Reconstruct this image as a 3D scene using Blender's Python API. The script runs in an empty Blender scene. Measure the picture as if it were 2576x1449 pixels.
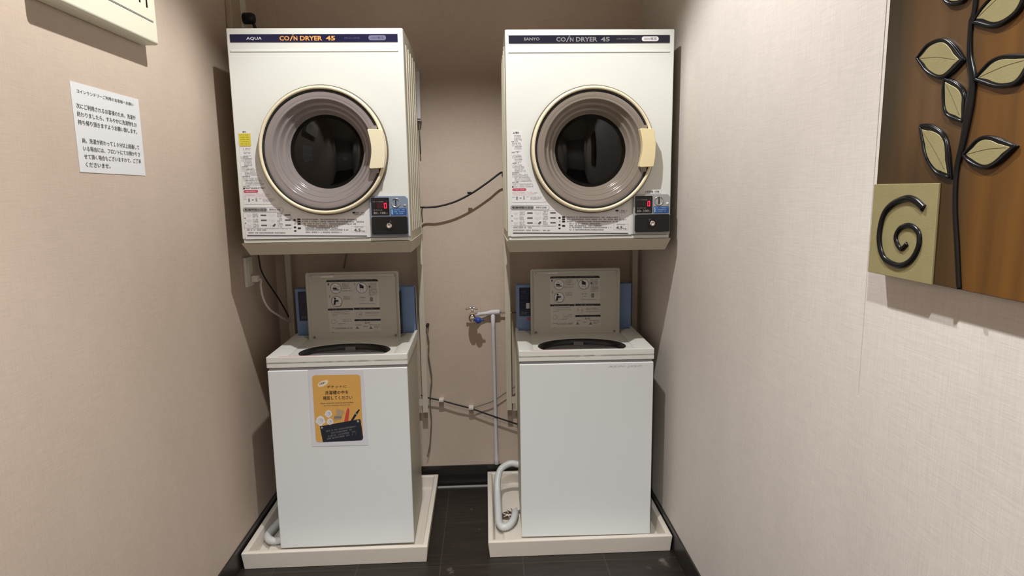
import bpy, bmesh, math, random
from mathutils import Vector, Matrix
R = math.radians
PI = math.pi
sc = bpy.context.scene
COL = sc.collection
rnd = random.Random(7)

# ------------------------------------------------------------------ materials
def s2l(c):
    return tuple((x / 12.92 if x <= .04045 else ((x + .055) / 1.055) ** 2.4) for x in c)

def rgb(r, g, b):
    return s2l((r / 255, g / 255, b / 255))

def mat(name, col, rough=.5, metal=0., bump=0., bscale=200., var=0., vscale=6., coat=0., spec=.5, emis=None, estr=0.):
    m = bpy.data.materials.new(name); m.use_nodes = True
    nt = m.node_tree; b = nt.nodes['Principled BSDF']
    b.inputs['Base Color'].default_value = (*col, 1)
    b.inputs['Roughness'].default_value = rough
    b.inputs['Metallic'].default_value = metal
    b.inputs['Specular IOR Level'].default_value = spec
    b.inputs['Coat Weight'].default_value = coat
    b.inputs['Coat Roughness'].default_value = .08
    if emis:
        b.inputs['Emission Color'].default_value = (*emis, 1)
        b.inputs['Emission Strength'].default_value = estr
    tc = nt.nodes.new('ShaderNodeTexCoord')
    if var > 0:
        n = nt.nodes.new('ShaderNodeTexNoise'); n.inputs['Scale'].default_value = vscale
        n.inputs['Detail'].default_value = 5
        nt.links.new(tc.outputs['Object'], n.inputs['Vector'])
        mx = nt.nodes.new('ShaderNodeMix'); mx.data_type = 'RGBA'
        mx.inputs[6].default_value = (*[c * (1 - var) for c in col], 1)
        mx.inputs[7].default_value = (*[min(1, c * (1 + var)) for c in col], 1)
        nt.links.new(n.outputs['Fac'], mx.inputs[0])
        nt.links.new(mx.outputs[2], b.inputs['Base Color'])
    if bump > 0:
        n = nt.nodes.new('ShaderNodeTexNoise'); n.inputs['Scale'].default_value = bscale
        nt.links.new(tc.outputs['Object'], n.inputs['Vector'])
        bp = nt.nodes.new('ShaderNodeBump'); bp.inputs['Strength'].default_value = bump
        bp.inputs['Distance'].default_value = .001
        nt.links.new(n.outputs['Fac'], bp.inputs['Height'])
        nt.links.new(bp.outputs['Normal'], b.inputs['Normal'])
    return m

def wallpaper(name, col, horiz):
    """woven cloth wallpaper: crossed fine threads, mottled a little"""
    m = bpy.data.materials.new(name); m.use_nodes = True
    nt = m.node_tree; b = nt.nodes['Principled BSDF']; L = nt.links.new
    b.inputs['Roughness'].default_value = .62
    b.inputs['Specular IOR Level'].default_value = .35
    tc = nt.nodes.new('ShaderNodeTexCoord')
    def thr(sv, scale):
        mp = nt.nodes.new('ShaderNodeMapping'); mp.inputs['Scale'].default_value = sv
        L(tc.outputs['Object'], mp.inputs['Vector'])
        n = nt.nodes.new('ShaderNodeTexNoise'); n.inputs['Scale'].default_value = scale
        n.inputs['Detail'].default_value = 3
        L(mp.outputs['Vector'], n.inputs['Vector']); return n
    v = thr((1, 1, .05), 420); h = thr((.05, .05, 1), 420)
    mott = thr((1, 1, .45), 5)
    add = nt.nodes.new('ShaderNodeMath'); add.operation = 'ADD'
    L(v.outputs['Fac'], add.inputs[0]); L(h.outputs['Fac'], add.inputs[1])
    mr = nt.nodes.new('ShaderNodeMapRange'); mr.inputs[1].default_value = .6; mr.inputs[2].default_value = 1.4
    mr.inputs[3].default_value = .91; mr.inputs[4].default_value = 1.07
    L(add.outputs[0], mr.inputs[0])
    mr2 = nt.nodes.new('ShaderNodeMapRange'); mr2.inputs[1].default_value = .3; mr2.inputs[2].default_value = .7
    mr2.inputs[3].default_value = .97; mr2.inputs[4].default_value = 1.03
    L(mott.outputs['Fac'], mr2.inputs[0])
    mul = nt.nodes.new('ShaderNodeMath'); mul.operation = 'MULTIPLY'
    L(mr.outputs[0], mul.inputs[0]); L(mr2.outputs[0], mul.inputs[1])
    vm = nt.nodes.new('ShaderNodeVectorMath'); vm.operation = 'SCALE'
    vm.inputs[0].default_value = col
    L(mul.outputs[0], vm.inputs['Scale']); L(vm.outputs[0], b.inputs['Base Color'])
    bp = nt.nodes.new('ShaderNodeBump'); bp.inputs['Strength'].default_value = .25; bp.inputs['Distance'].default_value = .0006
    L(add.outputs[0], bp.inputs['Height']); L(bp.outputs['Normal'], b.inputs['Normal'])
    return m

def floor_mat():
    m = bpy.data.materials.new('dark_floor_tile'); m.use_nodes = True
    nt = m.node_tree; b = nt.nodes['Principled BSDF']; L = nt.links.new
    tc = nt.nodes.new('ShaderNodeTexCoord')
    mp = nt.nodes.new('ShaderNodeMapping'); mp.inputs['Location'].default_value = (.185, .0, 0)
    L(tc.outputs['Object'], mp.inputs['Vector'])
    br = nt.nodes.new('ShaderNodeTexBrick'); br.offset = 0
    br.inputs['Scale'].default_value = 1
    br.inputs['Brick Width'].default_value = .30; br.inputs['Row Height'].default_value = .30
    br.inputs['Mortar Size'].default_value = .0016
    br.inputs['Color1'].default_value = (.018, .0145, .0115, 1); br.inputs['Color2'].default_value = (.023, .018, .014, 1)
    br.inputs['Mortar'].default_value = (.05, .043, .036, 1)
    L(mp.outputs['Vector'], br.inputs['Vector'])
    mp2 = nt.nodes.new('ShaderNodeMapping'); mp2.inputs['Scale'].default_value = (1, 12, 1)
    L(tc.outputs['Object'], mp2.inputs['Vector'])
    n = nt.nodes.new('ShaderNodeTexNoise'); n.inputs['Scale'].default_value = 7; n.inputs['Detail'].default_value = 8
    L(mp2.outputs['Vector'], n.inputs['Vector'])
    mx = nt.nodes.new('ShaderNodeMix'); mx.data_type = 'RGBA'; mx.blend_type = 'MULTIPLY'; mx.inputs[0].default_value = .8
    cr = nt.nodes.new('ShaderNodeValToRGB'); cr.color_ramp.elements[0].position = .3; cr.color_ramp.elements[0].color = (.5, .5, .5, 1)
    cr.color_ramp.elements[1].position = .7; cr.color_ramp.elements[1].color = (1.4, 1.35, 1.3, 1)
    L(n.outputs['Fac'], cr.inputs[0]); L(br.outputs['Color'], mx.inputs[6]); L(cr.outputs[0], mx.inputs[7])
    # pale scuffs
    n2 = nt.nodes.new('ShaderNodeTexNoise'); n2.inputs['Scale'].default_value = 9; n2.inputs['Detail'].default_value = 9
    L(tc.outputs['Object'], n2.inputs['Vector'])
    cr2 = nt.nodes.new('ShaderNodeValToRGB'); cr2.color_ramp.elements[0].position = .66; cr2.color_ramp.elements[1].position = .74
    L(n2.outputs['Fac'], cr2.inputs[0])
    mx2 = nt.nodes.new('ShaderNodeMix'); mx2.data_type = 'RGBA'; mx2.inputs[7].default_value = (.16, .14, .12, 1)
    L(cr2.outputs[0], mx2.inputs[0]); L(mx.outputs[2], mx2.inputs[6])
    L(mx2.outputs[2], b.inputs['Base Color'])
    b.inputs['Roughness'].default_value = .42
    bp = nt.nodes.new('ShaderNodeBump'); bp.inputs['Strength'].default_value = .3; bp.inputs['Distance'].default_value = .001
    L(n.outputs['Fac'], bp.inputs['Height']); L(bp.outputs['Normal'], b.inputs['Normal'])
    return m

def painting_mat():
    """painted panel: dark left edge, bronze brown middle, amber wood-grain right (local x in metres)"""
    m = bpy.data.materials.new('painted_panel'); m.use_nodes = True
    nt = m.node_tree; b = nt.nodes['Principled BSDF']; L = nt.links.new
    tc = nt.nodes.new('ShaderNodeTexCoord'); sep = nt.nodes.new('ShaderNodeSeparateXYZ')
    L(tc.outputs['Object'], sep.inputs[0])
    mp = nt.nodes.new('ShaderNodeMapping'); mp.inputs['Scale'].default_value = (1, 1, .06)
    L(tc.outputs['Object'], mp.inputs['Vector'])
    n = nt.nodes.new('ShaderNodeTexNoise'); n.inputs['Scale'].default_value = 38; n.inputs['Detail'].default_value = 6
    L(mp.outputs['Vector'], n.inputs['Vector'])
    mr = nt.nodes.new('ShaderNodeMapRange'); mr.inputs[1].default_value = 0; mr.inputs[2].default_value = .45
    L(sep.outputs[0], mr.inputs[0])
    cr = nt.nodes.new('ShaderNodeValToRGB'); e = cr.color_ramp.elements
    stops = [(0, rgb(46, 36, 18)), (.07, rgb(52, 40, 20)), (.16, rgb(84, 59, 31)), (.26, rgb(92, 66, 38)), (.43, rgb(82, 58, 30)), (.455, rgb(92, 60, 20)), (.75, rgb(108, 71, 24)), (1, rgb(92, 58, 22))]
    e[0].position = 0; e[0].color = (*stops[0][1], 1); e[1].position = 1; e[1].color = (*stops[-1][1], 1)
    for p_, c_ in stops[1:-1]:
        k = e.new(p_); k.color = (*c_, 1)
    L(mr.outputs[0], cr.inputs[0])
    # dark foot of the panel left of the stem
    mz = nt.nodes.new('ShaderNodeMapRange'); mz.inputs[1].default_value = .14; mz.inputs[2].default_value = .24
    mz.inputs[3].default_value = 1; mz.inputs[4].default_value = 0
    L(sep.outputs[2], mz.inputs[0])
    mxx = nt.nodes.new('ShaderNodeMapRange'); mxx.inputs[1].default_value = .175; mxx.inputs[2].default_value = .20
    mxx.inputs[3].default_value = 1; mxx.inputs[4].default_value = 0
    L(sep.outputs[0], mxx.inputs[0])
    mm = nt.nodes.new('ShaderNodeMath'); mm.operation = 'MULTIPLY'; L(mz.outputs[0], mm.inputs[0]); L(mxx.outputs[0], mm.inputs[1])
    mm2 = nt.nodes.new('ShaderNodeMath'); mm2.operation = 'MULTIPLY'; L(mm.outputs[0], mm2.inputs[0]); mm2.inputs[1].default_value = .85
    mx0 = nt.nodes.new('ShaderNodeMix'); mx0.data_type = 'RGBA'; mx0.inputs[7].default_value = (*rgb(58, 40, 16), 1)
    L(mm2.outputs[0], mx0.inputs[0]); L(cr.outputs[0], mx0.inputs[6])
    mr3 = nt.nodes.new('ShaderNodeMapRange'); mr3.inputs[1].default_value = .25; mr3.inputs[2].default_value = .75
    mr3.inputs[3].default_value = .72; mr3.inputs[4].default_value = 1.3
    L(n.outputs['Fac'], mr3.inputs[0])
    vm = nt.nodes.new('ShaderNodeVectorMath'); vm.operation = 'SCALE'
    L(mx0.outputs[2], vm.inputs[0]); L(mr3.outputs[0], vm.inputs['Scale']); L(vm.outputs[0], b.inputs['Base Color'])
    b.inputs['Roughness'].default_value = .4
    return m

M = {}
M['enamel'] = mat('white_enamel', rgb(224, 227, 222), .34, var=.012, vscale=3, bump=.05, bscale=900)
M['side'] = mat('aged_side_enamel', rgb(196, 190, 172), .45, var=.05, vscale=8)
M['washwhite'] = mat('washer_enamel', rgb(229, 234, 234), .33, var=.012, vscale=3, bump=.04, bscale=900)
M['washside'] = mat('washer_side', rgb(190, 186, 168), .4, var=.05)
M['washplastic'] = mat('washer_plastic', rgb(230, 230, 224), .4)
M['lid'] = mat('grey_lid_plastic', rgb(196, 195, 184), .42, var=.02)
M['stand'] = mat('beige_stand_paint', rgb(206, 198, 180), .5, var=.05, vscale=12)
M['pan'] = mat('cream_pan_plastic', rgb(226, 218, 206), .38, var=.04, vscale=9)
M['cream'] = mat('cream_plastic', rgb(236, 226, 196), .35)
M['cream2'] = mat('yellowed_cream_plastic', rgb(238, 222, 176), .35)
M['gasket'] = mat('black_rubber', rgb(16, 14, 14), .5)
M['seal'] = mat('brown_seal', rgb(112, 100, 82), .5)
M['bowl'] = mat('smoked_bowl_plastic', rgb(140, 132, 130), .16, coat=.4, var=.06, vscale=14)
M['bowl2'] = mat('smoked_bowl_warm', rgb(136, 126, 116), .16, coat=.4, var=.06, vscale=14)
M['drum'] = mat('drum_steel', rgb(20, 22, 24), .5, metal=.6, var=.2)
M['navy'] = mat('navy_strip', rgb(16, 14, 58), .35, var=.1)
M['navy2'] = mat('dark_navy_strip', rgb(16, 15, 38), .35, var=.1)
M['orangeink'] = mat('orange_ink', rgb(226, 160, 84), .5)
M['whiteink'] = mat('white_ink', rgb(214, 214, 226), .5)
M['greyink'] = mat('grey_ink', rgb(128, 126, 128), .5)
M['dimink'] = mat('dim_ink', rgb(78, 78, 116), .5)
M['pillink'] = mat('pill_ink', rgb(108, 110, 138), .5)
M['blackink'] = mat('black_ink', rgb(26, 26, 30), .55)
M['midink'] = mat('soft_black_ink', rgb(84, 84, 86), .55)
M['paleink'] = mat('pale_grey_ink', rgb(160, 160, 158), .55)
M['palerink'] = mat('faint_grey_ink', rgb(198, 198, 196), .55)
M['guide'] = mat('guide_sheet', rgb(210, 209, 202), .5)
M['redink'] = mat('red_ink', rgb(196, 84, 104), .5)
M['pinkink'] = mat('pink_ink', rgb(232, 190, 192), .5)
M['sticker'] = mat('white_sticker', rgb(228, 228, 230), .4)
M['yellow'] = mat('yellow_sticker', rgb(214, 204, 66), .45)
M['yellowd'] = mat('olive_ink', rgb(168, 156, 40), .5)
M['cpanel'] = mat('blue_grey_panel', rgb(128, 142, 164), .35)
M['cpanel2'] = mat('grey_panel', rgb(168, 168, 168), .35)
M['dispblack'] = mat('display_black', rgb(12, 10, 14), .18)
M['lcdred'] = mat('lcd_red_tint', rgb(58, 12, 26), .2)
M['led'] = mat('red_led', (.9, .02, .05), .4, emis=(1, .004, .03), estr=2.6)
M['chrome'] = mat('chrome', (.82, .8, .78), .12, metal=1)
M['brushed'] = mat('brushed_metal', (.55, .55, .55), .32, metal=1)
M['bluelabel'] = mat('blue_label', rgb(44, 84, 150), .4)
M['lightblue'] = mat('light_blue_ink', rgb(150, 190, 224), .4)
M['blackplate'] = mat('black_plate', rgb(14, 14, 15), .3)
M['bluebox'] = mat('steel_blue_panel', rgb(120, 150, 196), .4, var=.04)
M['navydisp'] = mat('navy_display', rgb(22, 26, 60), .2)
M['tubblack'] = mat('tub_black', rgb(30, 30, 32), .35)
M['tubsteel'] = mat('tub_steel', (.22, .22, .23), .35, metal=.8)
M['hose'] = mat('white_hose', rgb(214, 216, 216), .4)
M['wrap'] = mat('white_tape_wrap', rgb(212, 210, 214), .5, bump=.6, bscale=120)
M['bluecap'] = mat('blue_plastic', rgb(52, 78, 160), .35)
M['blackcable'] = mat('black_cable', rgb(22, 22, 26), .5)
M['greycable'] = mat('grey_cable', rgb(120, 114, 104), .5)
M['whitecable'] = mat('white_cable', rgb(226, 216, 208), .5)
M['paper'] = mat('paper', rgb(226, 228, 230), .6, var=.01)
M['laminate'] = mat('laminated_paper', rgb(222, 222, 230), .3)
M['poster_orange'] = mat('poster_orange', rgb(222, 172, 92), .45, var=.03)
M['poster_navy'] = mat('poster_navy', rgb(34, 38, 52), .45)
M['poster_red'] = mat('poster_red', rgb(206, 76, 66), .45)
M['poster_tan'] = mat('poster_tan', rgb(190, 158, 112), .45)
M['poster_cream'] = mat('poster_cream', rgb(240, 226, 200), .45)
M['box'] = mat('ivory_box', rgb(226, 224, 204), .45, var=.01)
M['plate'] = mat('ivory_plate', rgb(226, 222, 212), .4)
M['race'] = mat('brown_raceway', rgb(176, 160, 138), .35)
M['gold'] = mat('champagne_gold', rgb(156, 147, 106), .42, metal=.25, var=.1, vscale=30, bump=.3, bscale=400)
M['relief'] = mat('glossy_black_relief', rgb(12, 11, 13), .27, spec=.35)
M['vein'] = mat('bronze_vein', rgb(90, 72, 44), .4)
M['artedge'] = mat('panel_edge', rgb(70, 54, 32), .5)
M['base'] = mat('black_baseboard', rgb(40, 36, 34), .35)
M['baseblack'] = mat('matte_black_plinth', rgb(14, 13, 13), .5)
M['strip'] = mat('metal_strip', (.85, .84, .82), .35, metal=.6)
M['ceil'] = mat('ceiling_paint', rgb(226, 220, 210), .8)
M['drain'] = mat('drain_brown', rgb(92, 74, 58), .5)
M['floor'] = floor_mat()
M['wall_l'] = wallpaper('beige_wallpaper', rgb(202, 185, 169), False)
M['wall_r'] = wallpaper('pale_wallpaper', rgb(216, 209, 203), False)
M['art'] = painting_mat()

def glass_mat():
    m = bpy.data.materials.new('door_glass'); m.use_nodes = True
    nt = m.node_tree; nt.nodes.clear(); L = nt.links.new
    o = nt.nodes.new('ShaderNodeOutputMaterial'); t = nt.nodes.new('ShaderNodeBsdfTransparent')
    t.inputs[0].default_value = (.32, .34, .36, 1)
    g = nt.nodes.new('ShaderNodeBsdfGlossy'); g.inputs['Roughness'].default_value = .03
    f = nt.nodes.new('ShaderNodeFresnel'); f.inputs[0].default_value = 1.5
    mx = nt.nodes.new('ShaderNodeMixShader')
    L(f.outputs[0], mx.inputs[0]); L(t.outputs[0], mx.inputs[1]); L(g.outputs[0], mx.inputs[2]); L(mx.outputs[0], o.inputs[0])
    return m
M['glass'] = glass_mat()

# ------------------------------------------------------------------ helpers
def tag(o, label=None, cat=None, group=None, kind=None):
    if label: o['label'] = label
    if cat: o['category'] = cat
    if group: o['group'] = group
    if kind: o['kind'] = kind
    return o

def empty(name, loc, rz=0, label=None, cat=None, group=None):
    o = bpy.data.objects.new(name, None); COL.objects.link(o)
    o.location = loc; o.rotation_euler = (0, 0, rz); o.empty_display_size = .1
    return tag(o, label, cat, group)

def obj(name, bm, m, parent=None, smooth=False, bevel=0., seg=2, label=None):
    me = bpy.data.meshes.new(name)
    bmesh.ops.recalc_face_normals(bm, faces=bm.faces[:])
    bm.to_mesh(me); bm.free()
    for mm in (m if isinstance(m, (list, tuple)) else [m]): me.materials.append(mm)
    if smooth:
        for p in me.polygons: p.use_smooth = True
    o = bpy.data.objects.new(name, me); COL.objects.link(o)
    if parent: o.parent = parent
    if bevel:
        b = o.modifiers.new('bevel', 'BEVEL'); b.width = bevel; b.segments = seg; b.limit_method = 'ANGLE'; b.angle_limit = R(35)
        for p in me.polygons: p.use_smooth = True
        w = o.modifiers.new('wn', 'WEIGHTED_NORMAL'); w.keep_sharp = True
    if label: o['label'] = label
    return o

def bx(bm, x0, x1, y0, y1, z0, z1, mi=0):
    vs = [bm.verts.new(p) for p in ((x0, y0, z0), (x1, y0, z0), (x1, y1, z0), (x0, y1, z0), (x0, y0, z1), (x1, y0, z1), (x1, y1, z1), (x0, y1, z1))]
    for f in ((0, 3, 2, 1), (4, 5, 6, 7), (0, 1, 5, 4), (1, 2, 6, 5), (2, 3, 7, 6), (3, 0, 4, 7)):
        bm.faces.new([vs[i] for i in f]).material_index = mi
    return vs

def box(name, x0, x1, y0, y1, z0, z1, m, parent=None, bevel=0., label=None):
    bm = bmesh.new(); bx(bm, x0, x1, y0, y1, z0, z1)
    return obj(name, bm, m, parent, bevel=bevel, label=label)

def prism(bm, pts, y0, y1, mi=0, axis='y'):
    """polygon in x,z extruded along y"""
    f = (lambda a, b, c: (a, c, b)) if axis == 'y' else ((lambda a, b, c: (a, b, c)) if axis == 'z' else (lambda a, b, c: (c, a, b)))
    A = [bm.verts.new(f(p[0], p[1], y0)) for p in pts]; B = [bm.verts.new(f(p[0], p[1], y1)) for p in pts]
    n = len(pts)
    for q in (A, B): bm.faces.new(q).material_index = mi
    for i in range(n): bm.faces.new((A[i], A[(i + 1) % n], B[(i + 1) % n], B[i])).material_index = mi

def lathe(bm, prof, cx, cz, axis='y', n=64, sx=1., sy=1., closed=False, mi=0, off=0.):
    """profile (r, d): revolve round y (or z) through cx,cz; off is added to d"""
    rings = []
    for r, d in prof:
        ring = []
        if r < 1e-6:
            p = (cx, d + off, cz) if axis == 'y' else (cx, cz, d + off)
            ring = [bm.verts.new(p)]
        else:
            for i in range(n):
                a = 2 * PI * i / n
                p = (cx + r * sx * math.cos(a), d + off, cz + r * sy * math.sin(a)) if axis == 'y' else (cx + r * sx * math.cos(a), cz + r * sy * math.sin(a), d + off)
                ring.append(bm.verts.new(p))
        rings.append(ring)
    pairs = list(zip(rings, rings[1:]))
    if closed: pairs.append((rings[-1], rings[0]))
    for a, b in pairs:
        if len(a) == 1 and len(b) == 1: continue
        for i in range(n):
            j = (i + 1) % n
            if len(a) == 1: f = (a[0], b[i], b[j])
            elif len(b) == 1: f = (a[i], b[0], a[j])
            else: f = (a[i], b[i], b[j], a[j])
            bm.faces.new(f).material_index = mi

def catmull(P, sub=8, closed=False):
    P = [Vector(p) for p in P]; n = len(P); out = []
    rng = range(n) if closed else range(n - 1)
    for i in rng:
        if closed: p0, p1, p2, p3 = P[(i - 1) % n], P[i], P[(i + 1) % n], P[(i + 2) % n]
        else: p0, p1, p2, p3 = P[max(i - 1, 0)], P[i], P[i + 1], P[min(i + 2, n - 1)]
        for k in range(sub):
            t = k / sub
            out.append(.5 * ((2 * p1) + (p2 - p0) * t + (2 * p0 - 5 * p1 + 4 * p2 - p3) * t * t + (3 * p1 - p0 - 3 * p2 + p3) * t ** 3))
    if not closed: out.append(P[-1])
    return out

def tube(bm, P, r, n=12, cap=True, radii=None, flat=1., mi=0, flatdir=None):
    """swept tube along points"""
    P = [Vector(p) for p in P]; rings = []; up = None
    for i, p in enumerate(P):
        d = (P[min(i + 1, len(P) - 1)] - P[max(i - 1, 0)]).normalized()
        if up is None:
            up = Vector((0, 0, 1)) if abs(d.z) < .9 else Vector((0, 1, 0))
            if flatdir: up = Vector(flatdir)
        s = d.cross(up).normalized(); up2 = s.cross(d).normalized(); up = up2 if not flatdir else Vector(flatdir)
        rr = radii[i] if radii else r
        rings.append([bm.verts.new(p + s * rr * math.cos(2 * PI * k / n) + up2 * rr * flat * math.sin(2 * PI * k / n)) for k in range(n)])
    for a, b in zip(rings, rings[1:]):
        for k in range(n): bm.faces.new((a[k], a[(k + 1) % n], b[(k + 1) % n], b[k])).material_index = mi
    if cap:
        bm.faces.new(rings[0][::-1]).material_index = mi; bm.faces.new(rings[-1]).material_index = mi

def corrugated(P, r, pitch=.006, amp=.0012):
    """resampled path with alternating radii for a ribbed hose"""
    P = [Vector(p) for p in P]; out = [P[0]]; acc = 0; step = pitch / 2; last = P[0]
    for p in P[1:]:
        d = (p - last).length
        while d >= step:
            last = last.lerp(p, step / d); out.append(last.copy()); d = (p - last).length
    return out, [r + (amp if i % 2 else -amp) for i in range(len(out))]

def plate_hole(bm, x0, x1, z0, z1, cx, cz, rx, rz, d0, d1, axis='y', n=64):
    """rectangular plate with an elliptical hole, thickness d0..d1"""
    def f(a, b, d): return (a, d, b) if axis == 'y' else (a, b, d)
    H, O = [], []
    for i in range(n):
        a = 2 * PI * (i + .5) / n; c, s = math.cos(a), math.sin(a)
        H.append((cx + rx * c, cz + rz * s))
        t = min(((x1 - cx) / c if c > 0 else (x0 - cx) / c) if abs(c) > 1e-9 else 1e9, ((z1 - cz) / s if s > 0 else (z0 - cz) / s) if abs(s) > 1e-9 else 1e9)
        O.append((cx + c * t, cz + s * t))
    # snap nearest outline points to the corners
    for q in ((x0, z0), (x1, z0), (x1, z1), (x0, z1)):
        k = min(range(n), key=lambda i: (O[i][0] - q[0]) ** 2 + (O[i][1] - q[1]) ** 2); O[k] = q
    V = {(w, d): [bm.verts.new(f(a, b, d)) for a, b in L_] for w, L_ in (('h', H), ('o', O)) for d in (d0, d1)}
    for i in range(n):
        j = (i + 1) % n
        for d in (d0, d1): bm.faces.new((V['h', d][i], V['h', d][j], V['o', d][j], V['o', d][i]))
        for w in 'ho': bm.faces.new((V[w, d0][i], V[w, d0][j], V[w, d1][j], V[w, d1][i]))

_tc = {}
def text_geo(s, bold=0.):
    k = (s, bold)
    if k in _tc: return _tc[k]
    cu = bpy.data.curves.new('t', 'FONT'); cu.body = s; cu.size = 1; cu.resolution_u = 2; cu.offset = bold
    o = bpy.data.objects.new('t', cu); COL.objects.link(o)
    dg = bpy.context.evaluated_depsgraph_get(); dg.update()
    me = o.evaluated_get(dg).to_mesh()
    vs = [(v.co.x, v.co.y) for v in me.vertices]; fs = [tuple(p.vertices) for p in me.polygons]
    o.evaluated_get(dg).to_mesh_clear()
    bpy.data.objects.remove(o); bpy.data.curves.remove(cu)
    xs = [v[0] for v in vs] or [0, 1]; ys = [v[1] for v in vs] or [0, 1]
    w = max(xs) - min(xs) or 1; h = max(ys) - min(ys) or 1
    vs = [((x - min(xs)) / w, (y - min(ys)) / h) for x, y in vs]
    _tc[k] = (vs, fs); return _tc[k]

class Print:
    """flat printing on a plane: (u,v) -> local x,z at depth y, in layers"""
    def __init__(s, y, tf=None):
        s.bm = bmesh.new(); s.y = y; s.mats = []; s.tf = tf or (lambda u, v: (u, v))
    def mi(s, m):
        m = M[m]
        if m not in s.mats: s.mats.append(m)
        return s.mats.index(m)
    def poly(s, pts, m, lay=0):
        i = s.mi(m); vs = []
        for u, v in pts:
            x, z = s.tf(u, v); vs.append(s.bm.verts.new((x, s.y - .00025 * lay, z)))
        try: s.bm.faces.new(vs).material_index = i
        except ValueError: pass
    def quad(s, u0, v0, u1, v1, m, lay=0): s.poly([(u0, v0), (u1, v0), (u1, v1), (u0, v1)], m, lay)
    def rrect(s, u0, v0, u1, v1, r, m, lay=0, n=5, asp=1.):
        pts = []
        for cx, cy, a0 in ((u1 - r, v1 - r * asp, 0), (u0 + r, v1 - r * asp, 90), (u0 + r, v0 + r * asp, 180), (u1 - r, v0 + r * asp, 270)):
            for k in range(n + 1):
                a = R(a0 + 90 * k / n); pts.append((cx + r * math.cos(a), cy + r * asp * math.sin(a)))
        s.poly(pts, m, lay)
    def disc(s, u, v, r, m, lay=0, n=20, asp=1.): s.poly([(u + r * math.cos(2 * PI * k / n), v + r * asp * math.sin(2 * PI * k / n)) for k in range(n)], m, lay)
    def ring(s, u, v, r, w, m, lay=0, n=28, asp=1.):
        for k in range(n):
            a, b = 2 * PI * k / n, 2 * PI * (k + 1) / n
            s.poly([(u + q * math.cos(t), v + q * asp * math.sin(t)) for q, t in ((r, a), (r, b), (r - w, b), (r - w, a))], m, lay)
    def frame(s, u0, v0, u1, v1, w, m, lay=0):
        s.quad(u0, v0, u1, v0 + w, m, lay); s.quad(u0, v1 - w, u1, v1, m, lay)
        s.quad(u0, v0 + w, u0 + w, v1 - w, m, lay); s.quad(u1 - w, v0 + w, u1, v1 - w, m, lay)
    def text(s, t, u0, v0, u1, v1, m, lay=1, bold=0., skew=0., rise=0.):
        if bold and any(ord(ch) > 255 for ch in t):
            d = abs(v1 - v0) * bold * .9 * (1 if u1 > u0 else -1)
            s.text(t, u0 + d, v0, u1 + d, v1, m, lay + .4, 0., skew, rise); bold = 0.
        i = s.mi(m); vs, fs = text_geo(t, bold); V = []
        for a, b in vs:
            x, z = s.tf(u0 + (u1 - u0) * a + skew * b, v0 + (v1 - v0) * b + rise * a); V.append(s.bm.verts.new((x, s.y - .00025 * lay, z)))
        for f in fs:
            try: s.bm.faces.new([V[k] for k in f]).material_index = i
            except ValueError: pass
    def scrib(s, u0, u1, v, h, m, lay=1, rise=0.):
        """a row of tiny illegible characters"""
        u = u0; sg = 1 if u1 > u0 else -1
        while u < u1 - abs(h) * .4:
            w = abs(h) * rnd.uniform(.55, 1.); e = min(u + w, u1); dv = rise * (u - u0) / max(1e-9, (u1 - u0))
            k = rnd.random()
            hh = h * .5
            if k < .85:
                s.quad(u, v + dv + hh * .62, e, v + dv + hh, m, lay)
                s.quad(u, v + dv - hh, e, v + dv - hh * .62, m, lay)
                q = u + (e - u) * rnd.uniform(.2, .6); s.quad(q, v + dv - hh, q + (e - u) * .25, v + dv + hh, m, lay)
                if k < .5: s.quad(u, v + dv - hh * .2, e, v + dv + hh * .2, m, lay)
            u = e + abs(h) * .18
    def build(s, name, parent, label=None):
        me = bpy.data.meshes.new(name); s.bm.to_mesh(me); s.bm.free()
        for m in s.mats: me.materials.append(m)
        o = bpy.data.objects.new(name, me); COL.objects.link(o); o.parent = parent
        if label: o['label'] = label
        return o

def sheet(name, pts, y, t, m, parent, label=None):
    bm = bmesh.new(); prism(bm, pts, y - t, y)
    return obj(name, bm, M[m], parent, label=label)

# ------------------------------------------------------------------ room
XL, XR, YB, YF, ZC = -.912, .684, 2.75, -3.2, 2.72
def struct(o, label=None):
    o['kind'] = 'structure'
    if label: o['label'] = label
    return o
struct(box('floor', XL - .1, XR + .1, YF - .1, YB + .1, -.1, 0, M['floor']), 'dark brown tiled floor')
struct(box('ceiling', XL - .1, XR + .1, YF - .1, YB + .1, ZC, ZC + .1, M['ceil']), 'ceiling')
struct(box('wall_left', XL - .1, XL, YF, YB, 0, ZC, M['wall_l']), 'beige cloth wallpaper wall on the left')
struct(box('wall_back', XL - .1, XR + .1, YB, YB + .1, 0, ZC, M['wall_l']), 'beige cloth wallpaper wall behind the machines')
struct(box('wall_front', XL - .1, XR + .1, YF - .1, YF, 0, ZC, M['wall_r']), 'wall behind the camera')
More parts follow.
